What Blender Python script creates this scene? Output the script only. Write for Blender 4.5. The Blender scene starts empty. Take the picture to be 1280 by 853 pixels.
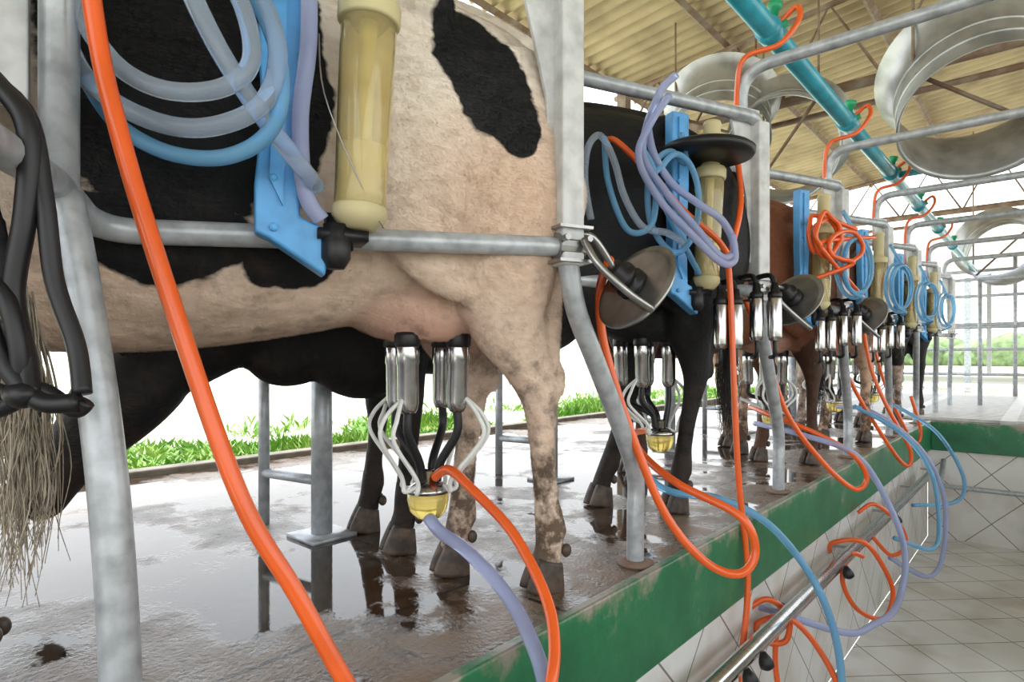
import bpy, bmesh, math, random
from mathutils import Vector, Matrix, noise, Euler
random.seed(4)
sc = bpy.context.scene
V = Vector
# ---------------------------------------------------------------- frames
TH = math.atan(670/760)
CX, CZ = 0.84, 0.62          # standing point of the photographer in the pit
cs, sn = math.cos(TH), math.sin(TH)
def S(r, d, z=0.0):
    """survey frame (metres): r across, d away, z height above platform"""
    return V((CX + cs*r - sn*d, sn*r + cs*d, z))
def SD(r, d, z=0.0):
    return V((cs*r - sn*d, sn*r + cs*d, z))

# ---------------------------------------------------------------- materials
def newmat(name):
    m = bpy.data.materials.new(name); m.use_nodes = True
    nt = m.node_tree
    return m, nt, nt.nodes['Principled BSDF']
def mat(name, col, rough=0.5, metal=0.0, trans=0.0, var=0.12, scale=12, bump=0.0, col2=None, ior=1.45, coat=0, det=5, lo=.4, hi=.7):
    m, nt, b = newmat(name)
    tc = nt.nodes.new('ShaderNodeTexCoord')
    n = nt.nodes.new('ShaderNodeTexNoise'); n.inputs['Scale'].default_value = scale; n.inputs['Detail'].default_value = det
    nt.links.new(tc.outputs['Object'], n.inputs['Vector'])
    mx = nt.nodes.new('ShaderNodeMix'); mx.data_type = 'RGBA'
    c2 = col2 if col2 else tuple(c*(1-var*2) for c in col)
    mx.inputs[6].default_value = (*col, 1); mx.inputs[7].default_value = (*c2, 1)
    mr = nt.nodes.new('ShaderNodeMapRange'); mr.inputs[1].default_value = lo; mr.inputs[2].default_value = hi
    nt.links.new(n.outputs['Fac'], mr.inputs[0]); nt.links.new(mr.outputs[0], mx.inputs[0])
    nt.links.new(mx.outputs[2], b.inputs['Base Color'])
    b.inputs['Roughness'].default_value = rough; b.inputs['Metallic'].default_value = metal
    b.inputs['Transmission Weight'].default_value = trans; b.inputs['IOR'].default_value = ior
    b.inputs['Coat Weight'].default_value = coat
    if bump:
        bp = nt.nodes.new('ShaderNodeBump'); bp.inputs['Strength'].default_value = bump; bp.inputs['Distance'].default_value = .01
        nt.links.new(n.outputs['Fac'], bp.inputs['Height']); nt.links.new(bp.outputs[0], b.inputs['Normal'])
    return m
M = {}
M['galv'] = mat('galvanised_paint', (.48,.51,.54), .34, .25, var=.18, scale=26, bump=.16)
M['galv2'] = mat('painted_plate', (.64,.65,.65), .45, .0, var=.16, scale=18, bump=.12)
M['steel'] = mat('stainless', (.62,.62,.63), .2, 1.0, var=.12, scale=30)
M['dsteel'] = mat('dull_steel', (.38,.375,.37), .3, .9, var=.2, scale=14)
M['zinc'] = mat('zinc_sheet', (.46,.475,.48), .36, .6, var=.22, scale=5)
M['black'] = mat('black_rubber', (.012,.012,.014), .42, var=.2)
M['orange'] = mat('orange_hose', (.84,.125,.018), .3, var=.08, scale=8, coat=.3)
M['blue'] = mat('blue_plastic', (.10,.38,.76), .35, var=.14, scale=14, bump=.04)
M['teal'] = mat('teal_pipe', (.035,.36,.48), .3, var=.14, scale=9, coat=.3)
M['greenp'] = mat('green_valve', (.02,.35,.16), .4)
M['milk'] = mat('milk_hose', (.68,.79,.92), .08, trans=.75, var=.05, ior=1.25)
M['bluehose'] = mat('pale_blue_hose', (.28,.60,.88), .12, trans=.55, var=.05, ior=1.2)
M['lilac'] = mat('lilac_hose', (.52,.58,.84), .12, trans=.5, var=.05, ior=1.2)
M['white'] = mat('white_tube', (.82,.84,.82), .3, var=.05)
def amber_mat(name, c1, c2, tr):
    m, nt, b = newmat(name); N = nt.nodes; L = nt.links
    tc = N.new('ShaderNodeTexCoord')
    n = N.new('ShaderNodeTexNoise'); n.inputs['Scale'].default_value = 14; n.inputs['Detail'].default_value = 4; L.new(tc.outputs['Object'], n.inputs['Vector'])
    r = N.new('ShaderNodeValToRGB'); r.color_ramp.elements[0].position = .35; r.color_ramp.elements[0].color = (*c1,1); r.color_ramp.elements[1].position = .7; r.color_ramp.elements[1].color = (*c2,1)
    L.new(n.outputs['Fac'], r.inputs[0]); L.new(r.outputs[0], b.inputs['Base Color'])
    b.inputs['Roughness'].default_value = .12; b.inputs['Transmission Weight'].default_value = tr; b.inputs['IOR'].default_value = 1.18; b.inputs['Coat Weight'].default_value = .6
    return m
M['amber'] = amber_mat('amber_plastic', (.93,.84,.52), (.84,.73,.40), .8)
M['bowl'] = amber_mat('yellow_claw_plastic', (.90,.74,.24), (.78,.60,.16), .55)
M['amber2'] = mat('amber_core', (.78,.69,.40), .35, trans=.2, var=.1, scale=7, ior=1.2)
M['milkfill'] = mat('milk_residue', (.86,.80,.60), .4, var=.05)
M['hoof'] = mat('hoof_horn', (.05,.038,.032), .5, var=.3, scale=30, bump=.3, col2=(.14,.095,.065))
M['rust'] = mat('rusty_beam', (.20,.12,.08), .7, var=.3, scale=8, bump=.2, col2=(.30,.25,.20))
M['concrete_side'] = mat('concrete_curb', (.22,.20,.17), .8, var=.2, scale=9, bump=.3)
M['hair'] = mat('tail_hair', (.48,.41,.32), .6, var=.3, scale=40)
M['hairk'] = mat('tail_hair_dark', (.02,.018,.016), .55, var=.3, scale=40)
M['leaf'] = mat('grass', (.14,.34,.04), .6, var=.3, scale=3, col2=(.32,.46,.10))
M['tree'] = mat('far_foliage', (.24,.34,.15), .8, var=.3, scale=2)
M['eye'] = mat('eye', (.01,.008,.006), .1)

def concrete_mat():
    m, nt, b = newmat('wet_concrete'); N = nt.nodes; L = nt.links
    tc = N.new('ShaderNodeTexCoord')
    def nz(s, d=8, r=.6):
        n = N.new('ShaderNodeTexNoise'); n.inputs['Scale'].default_value = s; n.inputs['Detail'].default_value = d; n.inputs['Roughness'].default_value = r
        L.new(tc.outputs['Object'], n.inputs['Vector']); return n
    def mr(v, a, bb, c=0., d=1.):
        q = N.new('ShaderNodeMapRange'); L.new(v, q.inputs[0])
        for i, x in enumerate((a,bb,c,d)): q.inputs[i+1].default_value = x
        return q.outputs[0]
    def mix(f, a, bb, bt='MIX'):
        q = N.new('ShaderNodeMix'); q.data_type = 'RGBA'; q.blend_type = bt; L.new(f, q.inputs[0])
        for i, x in ((6,a),(7,bb)):
            if isinstance(x, tuple): q.inputs[i].default_value = (*x,1)
            else: L.new(x, q.inputs[i])
        return q.outputs[2]
    n1 = nz(1.7, 8, .62); n2 = nz(9); n3 = nz(70, 4); n4 = nz(2.6, 8, .65); n5 = nz(28, 5, .7)
    base = mix(mr(n2.outputs['Fac'], .35, .68), (.09,.073,.058), (.20,.175,.145))
    base = mix(mr(n4.outputs['Fac'], .46, .58, 0, .85), base, (.10,.048,.02))
    base = mix(mr(n5.outputs['Fac'], .54, .64, 0, .85), base, (.03,.02,.013))
    sp = N.new('ShaderNodeSeparateXYZ'); L.new(tc.outputs['Object'], sp.inputs[0])
    edge = mr(sp.outputs['X'], -.75, -.1)
    em = N.new('ShaderNodeMath'); em.operation = 'MULTIPLY'; L.new(edge, em.inputs[0]); L.new(mr(n2.outputs['Fac'], .3, .65, .1, .85), em.inputs[1])
    base = mix(em.outputs[0], base, (.24,.15,.085))
    wv = N.new('ShaderNodeMath'); wv.operation = 'ADD'; L.new(n1.outputs['Fac'], wv.inputs[0]); L.new(mr(sp.outputs['X'], -.8, 0, 0, .12), wv.inputs[1])
    wet = mr(wv.outputs[0], .51, .57)
    inv = N.new('ShaderNodeMath'); inv.operation = 'SUBTRACT'; inv.inputs[0].default_value = 1; L.new(wet, inv.inputs[1])
    base = mix(inv.outputs[0], base, (.42,.38,.35), 'MULTIPLY')
    br = N.new('ShaderNodeTexBrick'); br.offset = 0; br.inputs['Scale'].default_value = 1; br.inputs['Brick Width'].default_value = 1.3; br.inputs['Row Height'].default_value = 1.6; br.inputs['Mortar Size'].default_value = .007
    mp = N.new('ShaderNodeMapping'); mp.inputs['Location'].default_value = (.35,.4,0); L.new(tc.outputs['Object'], mp.inputs['Vector']); L.new(mp.outputs[0], br.inputs['Vector'])
    base = mix(br.outputs['Fac'], base, (.03,.025,.02))
    L.new(base, b.inputs['Base Color'])
    rn = N.new('ShaderNodeMath'); rn.operation = 'MULTIPLY_ADD'; L.new(wet, rn.inputs[0]); L.new(mr(n2.outputs['Fac'], .3, .7, .12, .50), rn.inputs[1]); rn.inputs[2].default_value = .02
    L.new(rn.outputs[0], b.inputs['Roughness'])
    ad = N.new('ShaderNodeMath'); ad.operation = 'ADD'; L.new(n2.outputs['Fac'], ad.inputs[0]); L.new(n3.outputs['Fac'], ad.inputs[1])
    bp = N.new('ShaderNodeBump'); bp.inputs['Distance'].default_value = .005
    L.new(mr(wet, 0, 1, .015, .8), bp.inputs['Strength'])
    L.new(ad.outputs[0], bp.inputs['Height']); L.new(bp.outputs[0], b.inputs['Normal'])
    return m
M['concrete'] = concrete_mat()
def green_mat():
    m, nt, b = newmat('green_painted_beam'); N = nt.nodes; L = nt.links
    tc = N.new('ShaderNodeTexCoord'); n = N.new('ShaderNodeTexNoise'); n.inputs['Scale'].default_value = 5; n.inputs['Detail'].default_value = 12; n.inputs['Roughness'].default_value = .72
    L.new(tc.outputs['Object'], n.inputs['Vector'])
    sp = N.new('ShaderNodeSeparateXYZ'); L.new(tc.outputs['Object'], sp.inputs[0])
    tz = N.new('ShaderNodeMapRange'); tz.inputs[1].default_value = -.06; tz.inputs[2].default_value = .012; tz.inputs[3].default_value = 0; tz.inputs[4].default_value = .17
    L.new(sp.outputs['Z'], tz.inputs[0])
    ad = N.new('ShaderNodeMath'); ad.operation = 'ADD'; L.new(n.outputs['Fac'], ad.inputs[0]); L.new(tz.outputs[0], ad.inputs[1])
    r = N.new('ShaderNodeValToRGB'); e = r.color_ramp.elements
    e[0].position = .3; e[0].color = (.007,.10,.04,1); e[1].position = .58; e[1].color = (.018,.17,.07,1)
    e2 = e.new(.64); e2.color = (.12,.20,.11,1); e3 = e.new(.72); e3.color = (.30,.27,.22,1)
    L.new(ad.outputs[0], r.inputs[0]); L.new(r.outputs[0], b.inputs['Base Color']); b.inputs['Roughness'].default_value = .35
    bp = N.new('ShaderNodeBump'); bp.inputs['Strength'].default_value = .4; bp.inputs['Distance'].default_value = .006
    L.new(n.outputs['Fac'], bp.inputs['Height']); L.new(bp.outputs[0], b.inputs['Normal'])
    return m
M['green'] = green_mat()
def tile_mat(name, rot):
    m, nt, b = newmat(name); N = nt.nodes; L = nt.links
    tc = N.new('ShaderNodeTexCoord'); mp = N.new('ShaderNodeMapping'); mp.inputs['Rotation'].default_value = rot
    L.new(tc.outputs['Object'], mp.inputs['Vector'])
    br = N.new('ShaderNodeTexBrick'); br.offset = 0; br.inputs['Scale'].default_value = 1
    br.inputs['Brick Width'].default_value = .32; br.inputs['Row Height'].default_value = .32; br.inputs['Mortar Size'].default_value = .004
    br.inputs['Color1'].default_value = (.80,.79,.77,1); br.inputs['Color2'].default_value = (.74,.73,.71,1); br.inputs['Mortar'].default_value = (.25,.23,.20,1)
    L.new(mp.outputs[0], br.inputs['Vector'])
    n = N.new('ShaderNodeTexNoise'); n.inputs['Scale'].default_value = 3; n.inputs['Detail'].default_value = 8; L.new(tc.outputs['Object'], n.inputs['Vector'])
    mx = N.new('ShaderNodeMix'); mx.data_type = 'RGBA'; mx.blend_type = 'MULTIPLY'; mx.inputs[7].default_value = (.76,.72,.66,1)
    mr = N.new('ShaderNodeMapRange'); mr.inputs[1].default_value = .45; mr.inputs[2].default_value = .7
    L.new(n.outputs['Fac'], mr.inputs[0]); L.new(mr.outputs[0], mx.inputs[0]); L.new(br.outputs['Color'], mx.inputs[6])
    L.new(mx.outputs[2], b.inputs['Base Color']); b.inputs['Roughness'].default_value = .2
    return m
Q = math.radians
M['tile_floor'] = tile_mat('tile_floor', (0,0,Q(45)))
M['tile_wall'] = tile_mat('tile_wall', (0,Q(90),Q(45)))
M['tile_end'] = tile_mat('tile_end', (Q(90),0,Q(45)))
M['roof'] = mat('roof_sheet', (.58,.46,.29), .6, var=.12, scale=2.2, col2=(.38,.29,.18))
M['shedroof'] = mat('shed_sheet', (.34,.30,.25), .7, var=.2, scale=2)
M['ground'] = mat('dry_ground', (.60,.57,.47), .9, var=.15, scale=.5, bump=.2, col2=(.46,.50,.34), lo=.42, hi=.65)
M['slat'] = mat('white_slat', (.66,.66,.64), .4, var=.1)

# ---------------------------------------------------------------- mesh helpers
def empty(name, loc=(0,0,0)):
    e = bpy.data.objects.new(name, None); e.empty_display_size = .1
    sc.collection.objects.link(e); e.location = loc
    return e
def obj(name, bm, m, parent=None, smooth=True):
    me = bpy.data.meshes.new(name); bm.normal_update(); bm.to_mesh(me); bm.free()
    if smooth:
        for p in me.polygons: p.use_smooth = True
    if m: me.materials.append(m)
    o = bpy.data.objects.new(name, me); sc.collection.objects.link(o)
    if parent: o.parent = parent; o.matrix_parent_inverse = parent.matrix_basis.inverted()
    return o
def cr(P, k=6):
    out = []; n = len(P)
    for i in range(n-1):
        p0 = P[max(i-1,0)]; p1 = P[i]; p2 = P[i+1]; p3 = P[min(i+2,n-1)]
        for j in range(k):
            t = j/k
            out.append(tuple(.5*((2*b)+(-a+c)*t+(2*a-5*b+4*c-d)*t*t+(-a+3*b-3*c+d)*t**3) for a,b,c,d in zip(p0,p1,p2,p3)))
    out.append(tuple(P[-1])); return out
def sweep(bm, pts, rad, n=10, caps=True):
    pts = [V(p) for p in pts]; m = len(pts)
    ts = []
    for i in range(m):
        t = pts[min(i+1,m-1)]-pts[max(i-1,0)]
        ts.append(t.normalized() if t.length > 1e-9 else V((0,0,1)))
    ref = V((0,0,1)) if abs(ts[0].z) < .9 else V((1,0,0))
    nrm = (ref - ts[0]*ref.dot(ts[0])).normalized()
    rings = []
    for i in range(m):
        nrm = (nrm - ts[i]*nrm.dot(ts[i]))
        nrm = nrm.normalized() if nrm.length > 1e-6 else ts[i].orthogonal().normalized()
        b = ts[i].cross(nrm)
        r = rad[i] if isinstance(rad,(list,tuple)) else rad
        rings.append([bm.verts.new(pts[i]+(nrm*math.cos(2*math.pi*j/n)+b*math.sin(2*math.pi*j/n))*r) for j in range(n)])
    for i in range(m-1):
        for j in range(n):
            bm.faces.new((rings[i][j], rings[i][(j+1)%n], rings[i+1][(j+1)%n], rings[i+1][j]))
    if caps:
        bm.faces.new(rings[0][::-1]); bm.faces.new(rings[-1])
def fillet(P, r=.06, k=5):
    P = [V(p) for p in P]; out = [P[0]]
    for i in range(1, len(P)-1):
        a = P[i-1]-P[i]; b = P[i+1]-P[i]
        rr = min(r, a.length*.45, b.length*.45)
        A = P[i]+a.normalized()*rr; B = P[i]+b.normalized()*rr
        for j in range(k+1):
            t = j/k; out.append(A*(1-t)**2 + P[i]*2*t*(1-t) + B*t*t)
    out.append(P[-1]); return out
def box(bm, lo, hi, mtx=None):
    r = bmesh.ops.create_cube(bm, size=1)
    lo, hi = V(lo), V(hi)
    for v in r['verts']:
        v.co = V(((lo.x+hi.x)/2 + v.co.x*(hi.x-lo.x), (lo.y+hi.y)/2 + v.co.y*(hi.y-lo.y), (lo.z+hi.z)/2 + v.co.z*(hi.z-lo.z)))
        if mtx: v.co = mtx @ v.co
def lathe(bm, prof, c, axis=(0,0,1), n=28, caps=True):
    axis = V(axis).normalized(); a = axis.orthogonal().normalized(); b = axis.cross(a); c = V(c)
    rings = [[bm.verts.new(c+axis*z+(a*math.cos(2*math.pi*j/n)+b*math.sin(2*math.pi*j/n))*r) for j in range(n)] for r,z in prof]
    for i in range(len(prof)-1):
        for j in range(n):
            bm.faces.new((rings[i][j], rings[i][(j+1)%n], rings[i+1][(j+1)%n], rings[i+1][j]))
    if caps:
        bm.faces.new(rings[0][::-1]); bm.faces.new(rings[-1])
def prism(bm, poly, org, ax, az, ay, th):
    f = [bm.verts.new(org+ax*p[0]+az*p[1]-ay*th/2) for p in poly]
    g = [bm.verts.new(org+ax*p[0]+az*p[1]+ay*th/2) for p in poly]
    n = len(poly)
    bm.faces.new(f); bm.faces.new(g[::-1])
    for i in range(n):
        bm.faces.new((f[i], g[i], g[(i+1)%n], f[(i+1)%n]))
def bevel(o, w=.004, s=2):
    md = o.modifiers.new('b', 'BEVEL'); md.width = w; md.segments = s; md.limit_method = 'ANGLE'; md.angle_limit = .6
def loft(bm, path, n=22, k=4, e=2.0):
    P = cr(path, k); pts = [V(p[:3]) for p in P]; m = len(P); rings = []
    for i in range(m):
        t = (pts[min(i+1,m-1)]-pts[max(i-1,0)]).normalized()
        s = V((0,1,0)); s = (s-t*s.dot(t)).normalized(); u = t.cross(s)
        ring = []
        for j in range(n):
            q = 2*math.pi*j/n; c_, s_ = math.cos(q), math.sin(q)
            c2 = math.copysign(abs(c_)**(2/e), c_); s2 = math.copysign(abs(s_)**(2/e), s_)
            ring.append(bm.verts.new(pts[i]+u*P[i][3]*c2+s*P[i][4]*s2))
        rings.append(ring)
    for i in range(m-1):
        for j in range(n):
            bm.faces.new((rings[i][j], rings[i][(j+1)%n], rings[i+1][(j+1)%n], rings[i+1][j]))
    bm.faces.new(rings[0][::-1]); bm.faces.new(rings[-1])
def ell(bm, c, r, rot=(0,0,0)):
    mt = Matrix.Translation(c) @ Euler(rot).to_matrix().to_4x4() @ Matrix.Diagonal((*r,1))
    bmesh.ops.create_icosphere(bm, subdivisions=3, radius=1, matrix=mt)

# ---------------------------------------------------------------- cows
def cow_mat(name, base, base2, patch, ells, seed=0.0, legdirt=(.07,.04,.022), udder=(.66,.38,.29), warp=.16, tanlow=.6):
    m, nt, b = newmat(name); N = nt.nodes; L = nt.links
    tc = N.new('ShaderNodeTexCoord')
    def noi(s, d=4, vec=None, off=0, rough=.5):
        n = N.new('ShaderNodeTexNoise'); n.inputs['Scale'].default_value = s; n.inputs['Detail'].default_value = d; n.inputs['Roughness'].default_value = rough
        mp = N.new('ShaderNodeMapping'); mp.inputs['Location'].default_value = (off+seed,off*2,seed)
        if vec: mp.inputs['Scale'].default_value = vec
        L.new(tc.outputs['Object'], mp.inputs['Vector']); L.new(mp.outputs[0], n.inputs['Vector']); return n
    def mathn(op, a, bb=None, c=None):
        q = N.new('ShaderNodeMath'); q.operation = op
        for i, v in enumerate((a, bb, c)):
            if v is None: continue
            if isinstance(v, (int, float)): q.inputs[i].default_value = v
            else: L.new(v, q.inputs[i])
        return q.outputs[0]
    def mr(v, a, bb, c=0, d=1):
        q = N.new('ShaderNodeMapRange'); L.new(v, q.inputs[0])
        for i, x in enumerate((a,bb,c,d)): q.inputs[i+1].default_value = x
        return q.outputs[0]
    def mixc(f, a, bb, bt='MIX'):
        q = N.new('ShaderNodeMix'); q.data_type = 'RGBA'; q.blend_type = bt
        if isinstance(f,(int,float)): q.inputs[0].default_value = f
        else: L.new(f, q.inputs[0])
        for i, x in ((6,a),(7,bb)):
            if isinstance(x, tuple): q.inputs[i].default_value = (*x,1)
            else: L.new(x, q.inputs[i])
        return q.outputs[2]
    nw = noi(5, 4)
    sub = N.new('ShaderNodeVectorMath'); sub.operation = 'SUBTRACT'; sub.inputs[1].default_value = (.5,.5,.5); L.new(nw.outputs['Color'], sub.inputs[0])
    scl = N.new('ShaderNodeVectorMath'); scl.operation = 'SCALE'; scl.inputs['Scale'].default_value = warp; L.new(sub.outputs[0], scl.inputs[0])
    ad = N.new('ShaderNodeVectorMath'); ad.operation = 'ADD'; L.new(tc.outputs['Object'], ad.inputs[0]); L.new(scl.outputs[0], ad.inputs[1])
    def field(c, r, rot=0):
        mp = N.new('ShaderNodeMapping'); mp.vector_type = 'TEXTURE'
        mp.inputs['Location'].default_value = c; mp.inputs['Rotation'].default_value = (0,rot,0); mp.inputs['Scale'].default_value = r
        L.new(ad.outputs[0], mp.inputs['Vector'])
        ln = N.new('ShaderNodeVectorMath'); ln.operation = 'LENGTH'; L.new(mp.outputs[0], ln.inputs[0]); return ln.outputs['Value']
    sep = N.new('ShaderNodeSeparateXYZ'); L.new(tc.outputs['Object'], sep.inputs[0])
    nb = noi(2.4, 4, off=3); nf = noi(45, 4, vec=(.5,1,1), off=11)
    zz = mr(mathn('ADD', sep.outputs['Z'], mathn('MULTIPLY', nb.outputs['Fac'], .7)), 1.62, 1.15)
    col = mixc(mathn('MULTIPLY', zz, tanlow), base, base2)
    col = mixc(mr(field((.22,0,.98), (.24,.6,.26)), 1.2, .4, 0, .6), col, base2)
    col = mixc(mr(nf.outputs['Fac'], .45, .75, 0, .35), col, tuple(c*.6 for c in base2))
    col = mixc(mr(field((.33,0,.70), (.26,.2,.17)), 1.1, .6, 0, .8), col, udder)
    if ells:
        f = None
        for (cx,cz,rx,rz,rot) in ells:
            q = field((cx,0,cz),(rx,5,rz),rot)
            f = q if f is None else mathn('MINIMUM', f, q)
        edge = noi(50, 4, off=7, vec=(.6,1,1))
        f2 = mathn('ADD', f, mr(edge.outputs['Fac'], .3, .7, -.04, .04))
        sheen_col = mixc(mr(noi(3, 3, off=9).outputs['Fac'], .5, .75), patch, tuple(c*1.8+.003 for c in patch))
        col = mixc(mr(f2, 1.04, .96), col, sheen_col)
    nd = noi(14, 8, off=5, rough=.7); zd = mr(sep.outputs['Z'], .75, .0)
    dm = mathn('MULTIPLY', mr(mathn('ADD', nd.outputs['Fac'], mathn('MULTIPLY', zd, .20)), .53, .68), mathn('MULTIPLY', mr(sep.outputs['Z'], 1.0, .3), .9))
    col = mixc(dm, col, legdirt)
    L.new(col, b.inputs['Base Color'])
    b.inputs['Roughness'].default_value = .6
    b.inputs['Specular IOR Level'].default_value = .25
    hair = noi(170, 3, vec=(.3,1,1)); mus = noi(6, 4, off=2); folds = noi(22, 3, off=4, vec=(1,1,.4))
    bp0 = N.new('ShaderNodeBump'); bp0.inputs['Strength'].default_value = .6; bp0.inputs['Distance'].default_value = .04; L.new(mus.outputs['Fac'], bp0.inputs['Height'])
    bp1 = N.new('ShaderNodeBump'); bp1.inputs['Strength'].default_value = .35; bp1.inputs['Distance'].default_value = .012; L.new(folds.outputs['Fac'], bp1.inputs['Height']); L.new(bp0.outputs[0], bp1.inputs['Normal'])
    bp = N.new('ShaderNodeBump'); bp.inputs['Strength'].default_value = .6; bp.inputs['Distance'].default_value = .004
    L.new(hair.outputs['Fac'], bp.inputs['Height']); L.new(bp1.outputs[0], bp.inputs['Normal']); L.new(bp.outputs[0], b.inputs['Normal'])
    return m

def cow_mesh(hl=0., hr=0., fl=0., fr=0., headdown=False, tail=None):
    bm = bmesh.new()
    sec = [(-.01,1.27,1.08,.07),(.035,1.37,.92,.15),(.12,1.43,.84,.205),(.25,1.475,.78,.24),(.42,1.50,.72,.25),(.6,1.495,.68,.255),
           (.8,1.48,.64,.27),(1.0,1.465,.615,.275),(1.2,1.46,.615,.26),(1.38,1.47,.64,.23),(1.52,1.45,.70,.19),(1.64,1.38,.82,.13)]
    loft(bm, [(x,0,(a+b)/2,(a-b)/2,w) for x,a,b,w in sec], n=32, e=2.35)
    loft(bm, [(-.02,0,1.37,.035,.035),(.1,0,1.445,.04,.045),(.3,0,1.495,.04,.05),(.6,0,1.50,.035,.05),(1.0,0,1.47,.03,.04),(1.3,0,1.475,.05,.045),(1.5,0,1.45,.05,.04)])
    for sy, dh, df in ((1,hl,fl),(-1,hr,fr)):
        ell(bm, (.02,sy*.10,1.275), (.05,.045,.055)); ell(bm, (.42,sy*.20,1.40), (.07,.045,.05))
        P = [(.24,.12,1.32,.15,.10),(.20,.15,1.12,.185,.115),(.20,.165,.95,.18,.115),(.215,.165,.82,.145,.10),(.20,.155,.70,.105,.075),(.145,.14,.60,.070,.052),
             (.10,.128,.52,.056,.040),(.085,.12,.44,.042,.032),(.075,.113,.34,.034,.028),(.062,.108,.24,.034,.029),(.048,.105,.165,.042,.037),(.05,.105,.11,.037,.034),(.06,.105,.06,.042,.040)]
        def sh(p, d):
            k = max(0, min(1, (.95-p[2])/.85)); return (p[0]+d*k, sy*p[1], p[2], p[3], p[4])
        loft(bm, [sh(p,dh) for p in P], n=18)
        q = sh((.050,.125,.55,0,0),dh); ell(bm, q[:3], (.032,.022,.055), (0,.25,0))
        q = sh((.02,.105,.15,0,0),dh); ell(bm, q[:3], (.02,.03,.02))
        loft(bm, [sh((.055,.13,.555,.018,.016),dh), sh((.065,.145,.68,.022,.02),dh), sh((.085,.16,.85,.04,.03),dh)], n=10)
        loft(bm, [(.28,sy*.19,.76,.05,.03),(.38,sy*.205,.82,.08,.03),(.5,sy*.215,.93,.09,.03)], n=12)
        ell(bm, (.92,sy*.12,1.0), (.42,.175,.34)); ell(bm, (1.36,sy*.14,1.12), (.16,.11,.27), (0,-.25,0))
        F = [(1.38,.14,1.12,.12,.07),(1.30,.165,.95,.11,.075),(1.31,.165,.80,.08,.06),(1.31,.155,.66,.058,.048),(1.31,.148,.54,.044,.038),
             (1.315,.144,.46,.048,.042),(1.31,.142,.40,.040,.036),(1.305,.14,.33,.031,.029),(1.305,.137,.23,.031,.028),(1.30,.135,.16,.040,.036),(1.305,.135,.11,.036,.034),(1.315,.135,.06,.042,.040)]
        loft(bm, [sh(p,df) for p in F], n=18)
    # udder + teats
    ell(bm, (.41,0,.755), (.19,.14,.115)); ell(bm, (.27,0,.82), (.12,.12,.17)); ell(bm, (.36,.07,.73), (.12,.07,.09)); ell(bm, (.36,-.07,.73), (.12,.07,.09))
    for tx in (.30,.43):
        for ty in (-.068,.068):
            loft(bm, [(tx,ty,.73,.04,.04),(tx,ty,.67,.022,.022),(tx,ty,.625,.015,.015)], n=10)
    if headdown:
        N_ = [(1.35,0,1.16,.28,.18),(1.56,0,1.00,.30,.15),(1.74,0,.84,.24,.12),(1.90,0,.70,.18,.095),(2.02,0,.58,.13,.08)]
        hd = V((.60,0,-.80)); h0 = V((2.02,0,.58))
        ell(bm, (1.46,0,.66), (.20,.13,.21), (0,.3,0)); ell(bm, (1.66,0,.64), (.16,.07,.14), (0,.6,0)); ell(bm, (1.1,0,.68),(.45,.19,.15),(0,.08,0))
    else:
        N_ = [(1.35,0,1.20,.26,.17),(1.60,0,1.20,.23,.135),(1.82,0,1.24,.17,.10),(2.0,0,1.30,.135,.085),(2.1,0,1.34,.12,.08)]
        hd = V((.86,0,-.5)); h0 = V((2.1,0,1.34))
    loft(bm, N_, n=20)
    H = [(-.03,.11,.085),(.06,.125,.10),(.16,.115,.095),(.28,.085,.07),(.38,.07,.062),(.45,.07,.068),(.49,.05,.055)]
    loft(bm, [(*(h0+hd*t),a,b) for t,a,b in H], n=18)
    up = V((-hd.z,0,hd.x)) if hd.z < 0 else V((0,0,1))
    for sy in (1,-1):
        e0 = h0+up*.06+V((0,sy*.15,0)); ell(bm, e0, (.035,.09,.02), (sy*-.25,.3,0))
        ell(bm, h0+hd*.12+up*.05+V((0,sy*.075,0)), (.035,.025,.03))
    T = tail or [(.02,0,1.41),(-.05,0,1.35),(-.075,0,1.15),(-.07,0,.9),(-.06,.0,.68)]
    rr = [.030,.027,.022,.019,.016][:len(T)] + [.016]*(max(0,len(T)-5))
    P = cr([(*p,r) for p,r in zip(T,rr)], 5)
    sweep(bm, [p[:3] for p in P], [p[3] for p in P], n=10)
    me = bpy.data.meshes.new('tmp'); bm.to_mesh(me); bm.free()
    o = bpy.data.objects.new('tmp', me); sc.collection.objects.link(o)
    r = o.modifiers.new('r','REMESH'); r.mode = 'VOXEL'; r.voxel_size = .0115; r.use_smooth_shade = True
    s = o.modifiers.new('s','SMOOTH'); s.factor = .5; s.iterations = 7
    dg = bpy.context.evaluated_depsgraph_get(); dg.update()
    out = bpy.data.meshes.new_from_object(o.evaluated_get(dg))
    bpy.data.objects.remove(o)
    for p in out.polygons: p.use_smooth = True
    info = dict(h0=h0, hd=hd, up=up, T=T)
    return out, info
def hooves(hl,hr,fl,fr):
    bm = bmesh.new()
    for x0,y0,d in ((.055,.105,hl),(.055,-.105,hr),(1.31,.135,fl),(1.31,-.135,fr)):
        for c in (-1,1):
            x = x0+d; y = y0+c*.022
            loft(bm, [(x,y,.078,.034,.019),(x+.005,y,.058,.040,.0215),(x+.012,y,.02,.050,.0235),(x+.015,y,.0,.053,.0235)], n=16, k=2, e=2.4)
            ell(bm, (x-.045,y,.10), (.014,.012,.018))
    return bm
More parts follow.
